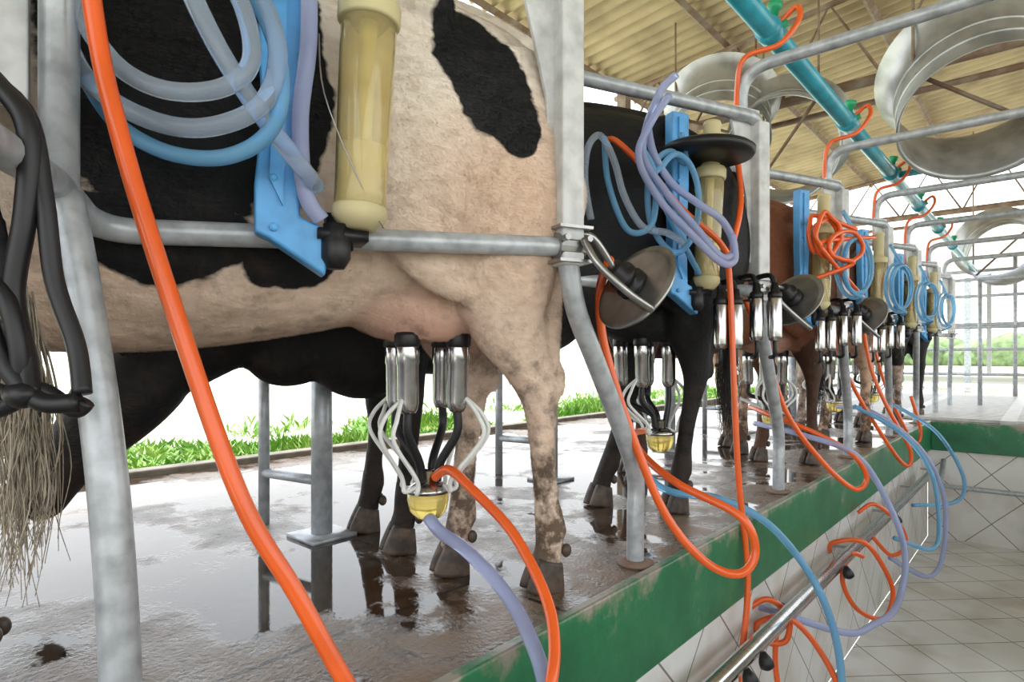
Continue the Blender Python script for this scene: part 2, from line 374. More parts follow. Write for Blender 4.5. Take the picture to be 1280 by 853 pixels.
def cow(origin, fdir, m, hl=0,hr=0,fl=0,fr=0, headdown=False, tail=None, hairm='hairk', s=1.0, mesh=None, L_=(.25,.47), fur=0):
    e = empty('cow')
    f = SD(fdir[0], fdir[1]).normalized(); l = V((0,0,1)).cross(f)
    mw = Matrix.Translation(S(*origin)) @ Matrix(((f.x,l.x,0,0),(f.y,l.y,0,0),(0,0,1,0),(0,0,0,1))) @ Matrix.Diagonal((s,s,s,1))
    if mesh is None: mesh = cow_mesh(hl,hr,fl,fr,headdown,tail)
    me, info = mesh
    me = me.copy(); me.materials.clear(); me.materials.append(m); me.name = 'body'
    o = bpy.data.objects.new('body', me); sc.collection.objects.link(o); o.parent = e
    if fur:
        # short coat hair as real mesh strands lying back and down along the skin
        rnd = random.Random(7); pol = me.polygons; vs = me.vertices
        verts = []; faces = []
        cand = [p for p in pol if p.center.z > .25 and p.center.x < 1.45 and p.normal.y > -.35]
        for i in range(fur):
            p = cand[rnd.randrange(len(cand))]
            idx = p.vertices; w1, w2 = rnd.random(), rnd.random()
            a = vs[idx[0]].co.lerp(vs[idx[1]].co, w1); c = vs[idx[3 if len(idx)>3 else 2]].co.lerp(vs[idx[2]].co, w1); q = a.lerp(c, w2)
            n = p.normal; flow = V((-.55+rnd.uniform(-.25,.25), rnd.uniform(-.2,.2), -.8)); flow = flow-n*flow.dot(n)
            if flow.length < .1: continue
            flow.normalize(); side = flow.cross(n)*.00045
            ln = rnd.uniform(.006,.013)
            k0 = len(verts)
            verts += [q-side-n*.001, q+side-n*.001, q+flow*ln*.55+n*.0028+side*.8, q+flow*ln*.55+n*.0028-side*.8, q+flow*ln+n*.0030]
            faces += [(k0,k0+1,k0+2,k0+3),(k0+3,k0+2,k0+4)]
        fm = bpy.data.meshes.new('coat_hair'); fm.from_pydata(verts, [], faces); fm.materials.append(m)
        fo = bpy.data.objects.new('coat_hair', fm); sc.collection.objects.link(fo); fo.parent = e
    obj('hooves', hooves(hl,hr,fl,fr), M['hoof'], e)
    b = bmesh.new()
    for sy in (1,-1):
        c = info['h0']+info['hd']*.13+info['up']*.05+V((0,sy*.092,0)); ell(b, c, (.018,.014,.016))
    obj('eyes', b, M['eye'], e)
    b = bmesh.new(); T0 = V(info['T'][-1])
    for i in range(260):
        a = random.random()*6.28; ro = random.random()**.5*.015; ln = random.uniform(*L_)
        ox = V((math.cos(a)*ro, math.sin(a)*ro, random.uniform(-.02,.07)))
        spread = V((math.cos(a), math.sin(a), 0))*random.uniform(0,.035)
        w = [random.uniform(-.012,.012) for _ in range(4)]
        pts = [T0+ox, T0+ox+V((0,0,-ln*.25))+spread*.5+V((w[0],w[1],0)), T0+ox+V((0,0,-ln*.5))+spread+V((w[1],w[2],0)), T0+ox+V((0,0,-ln*.75))+spread+V((w[2]*1.5,w[3],0)), T0+ox+V((0,0,-ln))+spread*.8+V((w[3]*2,w[0],0))]
        P = cr([tuple(p) for p in pts],4); sweep(b, P, [.0016*(1-.7*q/len(P)) for q in range(len(P))], n=4)
    obj('tail_switch', b, M[hairm], e)
    e.matrix_world = mw
    return e, mw, mesh

K = (.008,.008,.009)
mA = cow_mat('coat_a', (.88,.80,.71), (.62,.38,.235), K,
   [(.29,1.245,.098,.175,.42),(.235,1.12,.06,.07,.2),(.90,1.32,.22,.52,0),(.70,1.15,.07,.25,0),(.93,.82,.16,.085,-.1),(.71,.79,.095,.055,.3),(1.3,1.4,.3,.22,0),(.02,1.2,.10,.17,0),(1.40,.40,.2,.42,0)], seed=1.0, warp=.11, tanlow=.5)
mB = cow_mat('coat_b', (.62,.52,.44), (.48,.32,.24), K, [(.9,1.1,1.8,.64,0),(.2,.3,.7,.5,0),(1.5,.3,.6,.6,0),(2.2,.5,.7,.7,0)], seed=2.0, udder=(.03,.02,.018), legdirt=(.03,.02,.015))
mC = cow_mat('coat_c', (.20,.07,.032), (.13,.042,.019), (.05,.02,.012), [(1.3,.4,.4,.4,0),(.1,.5,.2,.35,0)], seed=3.0)
mD = cow_mat('coat_d', (.72,.56,.43), (.54,.32,.21), (.12,.05,.03), [(.3,1.35,.35,.3,0),(1.1,1.2,.4,.3,0)], seed=4.0)
mE = cow_mat('coat_e', (.68,.60,.53), (.48,.34,.27), K, [(.5,1.3,.6,.35,0),(.2,.75,.3,.2,0)], seed=5.0)
m0 = cow_mat('coat_f', (.74,.60,.45), (.56,.36,.22), K, [(.5,1.2,.4,.3,0),(-.2,.9,.3,.6,0)], seed=6.0)

FD = (-.909,-.417)
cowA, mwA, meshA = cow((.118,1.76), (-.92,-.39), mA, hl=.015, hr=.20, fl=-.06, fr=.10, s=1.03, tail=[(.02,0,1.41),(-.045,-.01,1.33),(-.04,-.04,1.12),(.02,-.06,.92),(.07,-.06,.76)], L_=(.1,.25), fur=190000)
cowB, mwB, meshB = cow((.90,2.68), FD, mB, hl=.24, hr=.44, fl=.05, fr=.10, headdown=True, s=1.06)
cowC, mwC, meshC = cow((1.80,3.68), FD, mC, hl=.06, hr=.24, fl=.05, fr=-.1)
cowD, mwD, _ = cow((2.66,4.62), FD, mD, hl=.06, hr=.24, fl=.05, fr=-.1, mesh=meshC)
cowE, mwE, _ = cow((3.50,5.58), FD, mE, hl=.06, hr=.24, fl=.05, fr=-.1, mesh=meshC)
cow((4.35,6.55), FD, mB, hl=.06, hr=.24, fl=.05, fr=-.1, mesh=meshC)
# neighbour just left of the view: only its tail hangs into the picture
cow((-.98,.80), FD, m0, tail=[(.02,0,1.41),(-.06,0,1.36),(-.16,-.02,1.12),(-.22,-.03,.85),(-.26,-.03,.66)], hairm='hair', L_=(.2,.42))

# ---------------------------------------------------------------- platform, pit, ground
XE = 0.0; XB = -2.67; YE = 7.06; ZP = -1.10
b = bmesh.new(); box(b, (XB,-4,-.5), (-.125,YE+.1,-.02)); box(b, (XB,-4,-.02), (-.03,YE+.1,0)); obj('floor', b, M['concrete'], smooth=False)
b = bmesh.new(); box(b, (XB-.1,-4,-.5), (XB,16,.035)); o = obj('trim_1', b, M['concrete_side'], smooth=False); bevel(o, .01)
b = bmesh.new(); box(b, (-.03,-4,-.265), (0.0,YE,.012)); o = obj('trim_2', b, M['green'], smooth=False); bevel(o, .006)
b = bmesh.new(); box(b, (0.0,YE-.035,-.265), (2.0,YE,.012)); o = obj('trim_3', b, M['green'], smooth=False); bevel(o, .006)
b = bmesh.new(); box(b, (-.12,-4,ZP), (-.032,YE,-.02)); obj('wall_left', b, M['tile_wall'], smooth=False)
b = bmesh.new(); box(b, (-.03,YE,ZP), (2.0,YE+.08,-.02)); obj('wall_far', b, M['tile_end'], smooth=False)
b = bmesh.new(); box(b, (2.02,-4,ZP), (2.10,YE,-.02)); obj('wall_right', b, M['tile_wall'], smooth=False)
b = bmesh.new(); box(b, (-.03,-4,ZP-.1), (2.02,YE,ZP)); obj('pit_floor', b, M['tile_floor'], smooth=False)
b = bmesh.new(); box(b, (2.0,-4,-.265), (2.02,YE,.012)); obj('trim_4', b, M['green'], smooth=False)
b = bmesh.new(); box(b, (2.11,-4,-.5), (4.7,YE+.1,-.0)); obj('platform_opposite', b, M['concrete'], smooth=False)
b = bmesh.new(); box(b, (XB,YE+.1,-.5), (4.7,16,-.015)); obj('walkway', b, M['concrete'], smooth=False)
b = bmesh.new()
for i in range(34):
    y = YE+.35+i*.14; box(b, (-2.2,y,-.012), (4.2,y+.085,.02))
for i in range(8):
    x = -2.2+i*.9; box(b, (x,YE+.3,-.012), (x+.12,YE+.35+34*.14,.021))
obj('slatted_floor', b, M['slat'], smooth=False)
b = bmesh.new(); box(b, (-70,-40,-.35), (XB-.1,90,-.12)); box(b, (XB-.1,16,-.35), (70,90,-.12)); box(b, (4.7,-40,-.35), (70,16,-.12)); box(b, (XB-.1,-40,-.35), (4.7,-4.0,-.12))
obj('ground', b, M['ground'], smooth=False)
b = bmesh.new()
for i in range(44000):
    y = random.uniform(-2.5,14); x = XB-.14-abs(random.gauss(0,1))*.95
    nn = noise.noise(V((x*1.1,y*1.1,0)))
    if nn < -.22+.1*(XB-x): continue
    h = random.uniform(.03,.10)*(1+max(0,nn)*1.8); a = random.random()*6.28; w = .005+random.random()*.014
    dx, dy = math.cos(a)*w, math.sin(a)*w; lx, ly = random.uniform(-.06,.06), random.uniform(-.06,.06)
    v = [b.verts.new(p) for p in ((x-dx*.4,y-dy*.4,-.12),(x+dx*.4,y+dy*.4,-.12),(x+lx+dx,y+ly+dy,-.12+h*.6),(x+lx-dx,y+ly-dy,-.12+h*.65),(x+lx*1.9,y+ly*1.9,-.12+h))]
    b.faces.new((v[0],v[1],v[2],v[3])); b.faces.new((v[3],v[2],v[4]))
obj('grass', b, M['leaf'], smooth=False)
b = bmesh.new()
for i in range(60):
    x = -25+i*1.7; y = 66+random.uniform(-4,4)+ (x*.1); h = random.uniform(.8,2.2)
    bmesh.ops.create_icosphere(b, subdivisions=3, radius=1, matrix=Matrix.Translation((x,y,h*.4)) @ Matrix.Diagonal((2.2,1.5,h,1)))
for v in b.verts:
    v.co += V((1,1,1))*noise.noise(v.co*1.3)*.35
obj('tree_line', b, M['tree'])

# ---------------------------------------------------------------- roof
XL, XR, XM = -3.06, 6.0, 1.6
def rz(x): return 3.84 + .10*(x-XL) if x <= XM else 3.84+.10*(XM-XL) - .10*(x-XM)
b = bmesh.new(); per = .17; step = per/8; ny = int((13.4+5)/step); prev = None
for j in range(ny+1):
    y = -5+j*step; dz = .034*math.sin(2*math.pi*y/per)
    row = [b.verts.new((x,y,rz(x)+dz)) for x in (XL,XM,XR)]
    if prev:
        for i in range(2): b.faces.new((prev[i],prev[i+1],row[i+1],row[i]))
    prev = row
obj('ceiling', b, M['roof'])
e = empty('roof_frame')
b = bmesh.new()
for x in (-2.95,-1.7,-.45,.85,2.2,3.6,4.95):
    sweep(b, [(x,-5,rz(x)-.07),(x,13.3,rz(x)-.07)], .04, n=4)
obj('purlins', b, M['rust'], e, False)
b = bmesh.new()
for y in (-3.2,6.3,12.9):
    sweep(b, [(XL,y,3.14),(XR,y,3.14)], .05, n=8); sweep(b, [(XL,y+.12,2.98),(XR,y+.12,2.98)], .03, n=8)
    sweep(b, [(XL,y,rz(XL)-.12),(XM,y,rz(XM)-.12),(XR,y,rz(XR)-.12)], .035, n=6)
    for i in range(9):
        xa = XL+.1+i*.9; sweep(b, [(xa,y,3.14),(xa+.45,y,rz(xa+.45)-.12),(xa+.9,y,3.14)], .016, n=6)
obj('trusses', b, M['rust'], e)
b = bmesh.new()
for y in (-3.2,6.3,12.9):
    for x in (XL+.12, XR-.12): box(b, (x-.06,y-.06,-.12), (x+.06,y+.06,rz(x)-.05))
obj('columns', b, M['rust'], e, False)
e = empty('distant_shed')
b = bmesh.new(); prev=None
for j in range(501):
    x = -6+j*.05; row = [b.verts.new((x,22,3.0+.02*math.sin(x*30))), b.verts.new((x,31,6.0+.02*math.sin(x*30)))]
    if prev: b.faces.new((prev[0],row[0],row[1],prev[1]))
    prev = row
obj('roof_sheet', b, M['shedroof'], e)
b = bmesh.new()
for i in range(6):
    for y in (22.2,30.8): box(b, (-5.8+i*4.8,y-.06,-.12), (-5.65+i*4.8,y+.06,2.95 if y<25 else 5.85))
obj('posts', b, M['galv'], e, False)
def fan(c, ax, R=.46):
    e = empty('ventilation_fan'); b = bmesh.new(); ax = V(ax).normalized()
    prof = [(R*1.22,-.22),(R*1.12,-.175),(R*1.03,-.10),(R,-.02),(R,.30),(R*1.04,.335),(R*1.03,.34),(R*.985,.30),(R*.985,-.02),(R*1.015,-.10),(R*1.105,-.185),(R*1.215,-.227)]
    lathe(b, prof+[prof[0]], c, ax, n=56, caps=False); obj('fan_ring', b, M['zinc'], e)
    b = bmesh.new(); a = ax.orthogonal().normalized(); c = V(c)
    for zz in (.04,.18):
        lathe(b, [(R*1.0,zz-.01),(R*1.02,zz-.006),(R*1.02,zz+.006),(R*1.0,zz+.01)], c, ax, n=56, caps=False)
    obj('seams', b, M['zinc'], e)
    b = bmesh.new(); cb = c+ax*.16
    sweep(b, [cb+a*R, cb-a*R], .014, n=8)
    for q in (a,-a): sweep(b, [c+q*R, V((c.x+q.x*R,c.y+q.y*R,rz(c.x)-.08))], .010, n=6)
    obj('hanger_bar', b, M['rust'], e)
    return e
AX = tuple(SD(-.25,-.55,-.8))
fan(S(3.02,3.95,2.38), AX)
fan(S(2.52,5.6,2.60), tuple(SD(-.45,-.75,-.5)))
fan(S(2.05,6.0,2.98), tuple(SD(-.2,-.45,-.85)))
fan(S(7.3,9.1,2.26), tuple(SD(-.3,-.7,-.4)))

# ---------------------------------------------------------------- stalls
ur, ud = -.906, -.424
UV = SD(ur, ud); VV = SD(.424, -.906); ZZ = V((0,0,1))
STEP = 1.295
def T_(k): return V((-.03, 1.19+STEP*k, 0))
def U(k, s, v, z): return T_(k)+UV*s+VV*v+ZZ*z
for k in range(0,7):
    e = empty('stall_frame'); b = bmesh.new()
    T = T_(k); B = V((-.09, 1.615+STEP*k, 0))
    P = [tuple(B), tuple(B+ZZ*.14), tuple(B+ZZ*.26), tuple(B.lerp(T,.22)+ZZ*.40), tuple(B.lerp(T,.62)+ZZ*.60), tuple(B.lerp(T,.90)+ZZ*.74), tuple(T+ZZ*.86)]
    sweep(b, cr(P,6), .026, n=16)
    obj('curved_post', b, M['galv'], e)
    b = bmesh.new(); lathe(b, [(.055,0),(.055,.008),(.03,.014)], B, n=20); obj('foot_plate', b, M['rust'], e)
    b = bmesh.new()
    if k == 0:
        R0 = [S(.10,1.452,.885), S(-.32,1.26,.865), S(-.735,1.075,.845), S(-.695,.93,.885), S(-.60,.70,.868), S(-.5,.40,.86)]
        sweep(b, fillet([T+ZZ*.885]+R0, .09, 7), .0235, n=16)
    else:
        sweep(b, [T+ZZ*.885, T+ZZ*.885+UV*1.5], .0235, n=14)
    sweep(b, fillet([T+ZZ*1.45, T+ZZ*1.58, T+ZZ*1.58+UV*1.6], .08, 6), .0245, n=14)
    obj('rails', b, M['galv'], e)
    b = bmesh.new(); mt = Matrix.Translation(T) @ Matrix(((UV.x,VV.x,0,0),(UV.y,VV.y,0,0),(0,0,1,0),(0,0,0,1)))
    box(b, (-.03,-.03,.84), (.03,.03,1.56), mt); o = obj('upright', b, M['galv2'], e, False); bevel(o, .006)
    b = bmesh.new(); prism(b, [(-.02,1.0),(.04,1.0),(.05,1.25),(.13,1.56),(.11,1.62),(-.02,1.62)], T+VV*-.02, UV, ZZ, VV, .012)
    o = obj('gusset_plate', b, M['galv2'], e, False); bevel(o, .002)
    b = bmesh.new()
    lathe(b, [(.034,-.035),(.034,.035)], T+ZZ*.885, UV, n=16)
    box(b, (-.045,-.045,.845), (.045,.045,.852), mt); box(b, (-.045,-.045,.925), (.045,.045,.932), mt)
    for q in (-.03,.03):
        lathe(b, [(.008,0),(.008,.02)], mt @ V((q,.035,.90)), VV, n=6)
    obj('clamp', b, M['dsteel'], e, False)
    if k >= 1:
        b = bmesh.new(); X0 = T.x-.07
        sweep(b, fillet([(X0,T.y,1.40),(X0,T.y,1.79),(2.20,T.y,1.79),(2.20,T.y,0)], .12, 8), .024, n=14)
        obj('pit_hoop', b, M['galv'], e)
e = empty('gate_post'); b = bmesh.new()
sweep(b, cr([tuple(S(-.572,.89,0)),tuple(S(-.575,.89,.2)),tuple(S(-.60,.90,.45)),tuple(S(-.645,.92,.68)),tuple(S(-.69,.935,.87))],6), .0275, n=16)
sweep(b, [S(-.70,.94,.86), S(-.70,.94,1.7)], .027, n=16)
obj('post', b, M['galv'], e)
b = bmesh.new(); prism(b, [(-.05,1.02),(.09,.98),(.16,1.7),(-.05,1.7)], S(-.80,.93,0), UV, ZZ, VV, .015)
o = obj('gusset_plate', b, M['galv2'], e, False); bevel(o,.003)
e = empty('head_rail'); b = bmesh.new()
for q in range(5):
    a = S(-.66,2.11)+V((0,STEP*q,0)); c = S(-.926,2.27)+V((0,STEP*q,0))
    sweep(b, [a, a+ZZ*.75], .036, n=16); sweep(b, [c, c+ZZ*.75], .02, n=12)
    sweep(b, [a+ZZ*.19, c+ZZ*.19], .018, n=10)
    box(b, (a.x-.085,a.y-.085,0), (a.x+.085,a.y+.085,.012))
obj('posts', b, M['galv'], e)

# ---------------------------------------------------------------- vacuum pipe
e = empty('vacuum_pipe'); b = bmesh.new()
sweep(b, [(-.03,-1.5,1.98),(-.03,12,1.98)], .043, n=20)
for k in range(0,7):
    y = 1.19+STEP*k+.14; lathe(b, [(.053,-.05),(.053,.05)], (-.03,y,1.98), (0,1,0), n=20)
obj('main_pipe', b, M['teal'], e)
b = bmesh.new(); sweep(b, [(-.03,5.30,1.98),(2.6,5.30,1.98)], .024, n=14); obj('branch_pipe', b, M['teal'], e)
b = bmesh.new()
for k in range(0,7):
    y = 1.19+STEP*k+.14
    lathe(b, [(.022,0),(.022,.05),(.03,.055),(.03,.08),(.012,.085)], (-.03,y,2.02), (.25,0,1), n=14)
    lathe(b, [(.016,0),(.016,.07)], (-.03,y,1.98), (1,0,.3), n=12)
obj('valves', b, M['greenp'], e)

# ---------------------------------------------------------------- hoses
def hose(name, pts, m, r=.011, k=8, n=12):
    b = bmesh.new(); sweep(b, cr([tuple(p) for p in pts], k), r, n=n); return obj(name, b, M[m])
def coilpts(c, ax1, ax2, nrm, R, turns, ph=0., jit=.012, start=None, end=None, ry=1.0):
    pts = []
    if start is not None: pts += [start]
    N_ = int(turns*10)
    for i in range(N_+1):
        a = ph+2*math.pi*i/10; t = i/10
        rr = R*(1+.10*math.sin(t*2.4+ph))
        pts.append(c+ax1*rr*math.cos(a)+ax2*rr*ry*math.sin(a)+nrm*(t*.022-turns*.011)+ax2*random.uniform(-jit,jit)*.6)
    if end is not None: pts += [end]
    return pts
hose('vacuum_hose', [S(-.60,.70,1.97), S(-.64,.86,1.55), S(-.622,.9,1.149), S(-.58,.9,.948), S(-.503,.9,.699), S(-.403,.9,.415), S(-.325,.92,.26), S(-.24,.95,.08), S(-.13,1.0,-.12), S(-.05,1.1,-.33)], 'orange', .0135)
D0 = .98
def L2(pts, r, m, d=D0, nm='milk_hose'):
    hose(nm, [S(a,d+c,z) for a,z,c in pts], m, r)
L2([(-.76,1.35,.0),(-.735,1.19,0),(-.69,1.075,0),(-.60,1.01,0),(-.50,.99,0),(-.41,1.03,.01),(-.385,1.12,.02),(-.42,1.22,.03),(-.50,1.30,.03)], .0155, 'milk')
L2([(-.715,1.36,-.03),(-.69,1.20,-.03),(-.63,1.09,-.03),(-.55,1.04,-.03),(-.46,1.045,-.02),(-.42,1.10,0),(-.44,1.20,0),(-.50,1.28,.0),(-.58,1.36,0)], .0145, 'milk')
L2([(-.71,1.08,.04),(-.66,1.01,.04),(-.58,.965,.04),(-.49,.955,.04),(-.42,.985,.04),(-.385,1.04,.03),(-.39,1.13,.03),(-.43,1.23,.03)], .0135, 'bluehose')
L2([(-.56,1.36,-.05),(-.52,1.24,-.04),(-.47,1.12,-.02),(-.42,1.03,.02),(-.375,.96,.10),(-.365,.94,.16)], .0155, 'milk')
L2([(-.49,1.36,0),(-.43,1.25,.02),(-.395,1.14,.05),(-.40,1.06,.06)], .012, 'bluehose')
hose('milk_hose', [S(-.375,1.12,1.36), S(-.375,1.12,1.20), S(-.39,1.12,1.06), S(-.385,1.13,.93), S(-.36,1.15,.88)], 'lilac', .0155)
# hoses from the first cluster
hose('vacuum_hose', [S(-.20,1.57,.31), S(-.16,1.54,.335), S(-.0987,1.48,.30), S(0,1.4,.218), S(.068,1.3,.119), S(.085,1.22,.05), S(.068,1.15,-.03), S(.02,1.16,-.25), S(.0,1.25,-.36)], 'orange', .0125)
hose('milk_hose', [S(-.215,1.56,.21), S(-.18,1.53,.18), S(-.118,1.48,.155), S(-.037,1.4,.105), S(.030,1.3,.040), S(.068,1.17,-.04), S(.06,1.12,-.25), S(.03,1.2,-.36)], 'lilac', .0165)
hose('vacuum_hose', [S(.24,1.50,.86), S(.245,1.7,.80), S(.265,1.75,.659), S(.334,1.75,.429), S(.437,1.75,.176), S(.552,1.75,.035), S(.65,1.74,.0), S(.70,1.75,.06), S(.66,1.76,.16), S(.506,1.85,.235), S(.43,2.0,.30), S(.44,2.2,.34), S(.52,2.4,.33)], 'orange', .0125)
hose('vacuum_hose', [S(.33,2.25,1.40), S(.36,2.15,1.39), S(.462,2.1,1.27), S(.60,2.1,1.12), S(.74,2.15,1.02), S(.786,2.2,.915), S(.803,2.2,.525), S(.82,2.2,.178), S(.853,2.2,-.17), S(.82,2.16,-.42), S(.80,2.12,-.55)], 'orange', .011)
hose('milk_hose', [S(.54,2.0,1.55), S(.48,2.0,1.48), S(.43,2.0,1.30), S(.50,1.98,1.16), S(.60,1.98,1.04), S(.69,2.0,.95), S(.75,2.05,.99), S(.71,2.05,1.08), S(.62,2.02,1.13), S(.53,2.02,1.2), S(.47,2.02,1.30), S(.45,2.02,1.40)], 'lilac', .0125)
hose('milk_hose', [S(.51,1.97,1.47), S(.45,1.97,1.38), S(.41,1.97,1.27), S(.47,1.95,1.13), S(.58,1.95,1.01), S(.68,1.98,.93), S(.74,2.02,.945), S(.73,2.02,1.03)], 'lilac', .012)
hose('milk_hose', [S(.26,2.0,1.074), S(.24,2.0,1.20), S(.25,2.0,1.31), S(.29,2.0,1.35), S(.335,2.0,1.27), S(.37,2.0,1.15), S(.43,2.0,1.05), S(.51,2.0,1.03), S(.57,2.02,1.0)], 'milk', .0115)
hose('milk_hose', [S(.31,2.04,1.36), S(.32,2.02,1.2), S(.38,2.0,1.04), S(.46,2.0,1.06), S(.47,2.0,1.22), S(.42,2.0,1.32)], 'bluehose', .0105)
hose('vacuum_hose', [S(1.17,3.05,.90), S(1.185,3.0,.82), S(1.264,3.0,.608), S(1.363,3.0,.332), S(1.54,3.0,.095), S(1.69,3.0,-.03), S(1.75,3.0,.03), S(1.67,3.0,.15), S(1.50,3.05,.25), S(1.35,3.2,.32), S(1.35,3.45,.34)], 'orange', .0125)
hose('vacuum_hose', [S(2.10,4.0,.841), S(2.21,4.0,.499), S(2.42,4.0,.131), S(2.585,4.0,-.09), S(2.62,4.0,.01), S(2.47,4.0,.29), S(2.39,4.05,.55), S(2.37,4.1,.80)], 'orange', .0125)
hose('vacuum_hose', [S(2.95,5.0,.84), S(3.05,5.0,.45), S(3.2,5.0,.1), S(3.32,5.0,-.08), S(3.36,5.0,.02), S(3.28,5.0,.3)], 'orange', .0125)
hose('milk_hose', [S(.50,2.50,.26), S(.53,2.38,.16), S(.60,2.28,.115), S(.787,2.3,.085), S(.968,2.3,-.009), S(1.12,2.3,-.19), S(1.21,2.3,-.388), S(1.247,2.3,-.61), S(1.2,2.25,-.85), S(1.05,2.2,-.95)], 'bluehose', .014)
hose('milk_hose', [S(1.36,3.4,.25), S(1.42,3.05,.24), S(1.70,3.0,.134), S(1.876,3.0,-.142), S(1.877,2.9,-.346), S(1.768,2.8,-.53), S(1.6,2.7,-.57), S(1.437,2.6,-.56), S(1.15,2.5,-.449), S(.985,2.45,-.38)], 'lilac', .0145)
hose('milk_hose', [S(2.30,4.3,.27), S(2.367,4.0,.262), S(2.68,4.0,.026), S(2.84,4.0,-.29), S(2.8,3.95,-.66), S(2.63,3.85,-.77), S(2.3,3.7,-.6)], 'lilac', .014)
hose('milk_hose', [S(2.25,4.0,.30), S(2.50,3.9,.13), S(2.62,3.8,-.1), S(2.60,3.7,-.4), S(2.45,3.55,-.5), S(2.2,3.5,-.42)], 'bluehose', .013)
hose('milk_hose', [S(3.0,4.8,.253), S(3.35,4.8,.03), S(3.56,4.8,-.315), S(3.476,4.75,-.505), S(3.03,4.6,-.50)], 'bluehose', .014)
hose('vacuum_hose', [S(.82,2.3,-.40), S(.90,2.4,-.464), S(.93,2.4,-.38), S(1.01,2.4,-.335), S(1.09,2.4,-.40), S(1.08,2.4,-.50), S(.99,2.4,-.50), S(.97,2.4,-.43), S(1.08,2.38,-.40), S(1.18,2.35,-.50), S(1.24,2.3,-.66), S(1.2,2.3,-.85)], 'orange', .0115)
hose('vacuum_hose', [S(1.05,2.4,-.42), S(1.04,2.4,-.6), S(1.06,2.35,-.8), S(1.1,2.3,-1.0)], 'orange', .011)
hose('vacuum_hose', [S(1.62,3.1,-.37), S(1.61,3.05,-.31), S(1.73,3.0,-.29), S(1.83,3.0,-.41), S(1.88,3.0,-.55), S(1.83,3.0,-.67), S(1.70,3.0,-.62), S(1.63,3.0,-.48), S(1.68,3.02,-.36), S(1.76,3.05,-.38)], 'orange', .0115)
hose('vacuum_hose', [S(2.05,3.6,-.30), S(2.15,3.6,-.25), S(2.3,3.6,-.38), S(2.33,3.6,-.5), S(2.24,3.6,-.55), S(2.1,3.55,-.42)], 'orange', .0115)
for k in range(1,6):
    T = T_(k); y = T.y+.14
    hose('vacuum_hose', [V((-.0,y,2.00)), V((.07,y,2.05)), V((.09,y-.03,1.98)), V((.03,y-.08,1.88)), V((-.08,T.y-.02,1.83)), V((-.11,T.y-.02,1.70)), V((-.10,T.y-.04,1.45)), U(k,.16,.06,1.2), U(k,.22,.07,1.02)], 'orange', .011)

# stainless wash line in pit
e = empty('wash_line'); b = bmesh.new()
sweep(b, [(.09,-2,-.36),(.09,6.3,-.36)], .026, n=16)
sweep(b, [(.06,-2,-.43),(.06,6.3,-.43)], .016, n=12)
obj('pipe', b, M['steel'], e)
b = bmesh.new()
for i in range(7):
    y = .6+i*1.0; box(b, (-.03,y,-.40), (.09,y+.015,-.385))
obj('wall_brackets', b, M['dsteel'], e, False)
b = bmesh.new()
for y in (2.0,2.15,3.3,4.6):
    lathe(b, [(.01,0),(.02,.02),(.025,.035),(.025,.05),(.01,.06)], (.10,y,-.40), (.3,.1,-1), n=14)
obj('nozzles', b, M['black'], e)
e = empty('pit_handrail'); b = bmesh.new(); sweep(b, fillet([(.1,7.0,-.35),(.1,6.75,-.55),(1.9,6.75,-.55),(1.9,7.0,-.35)],.08), .022, n=12); obj('rail', b, M['galv'], e)

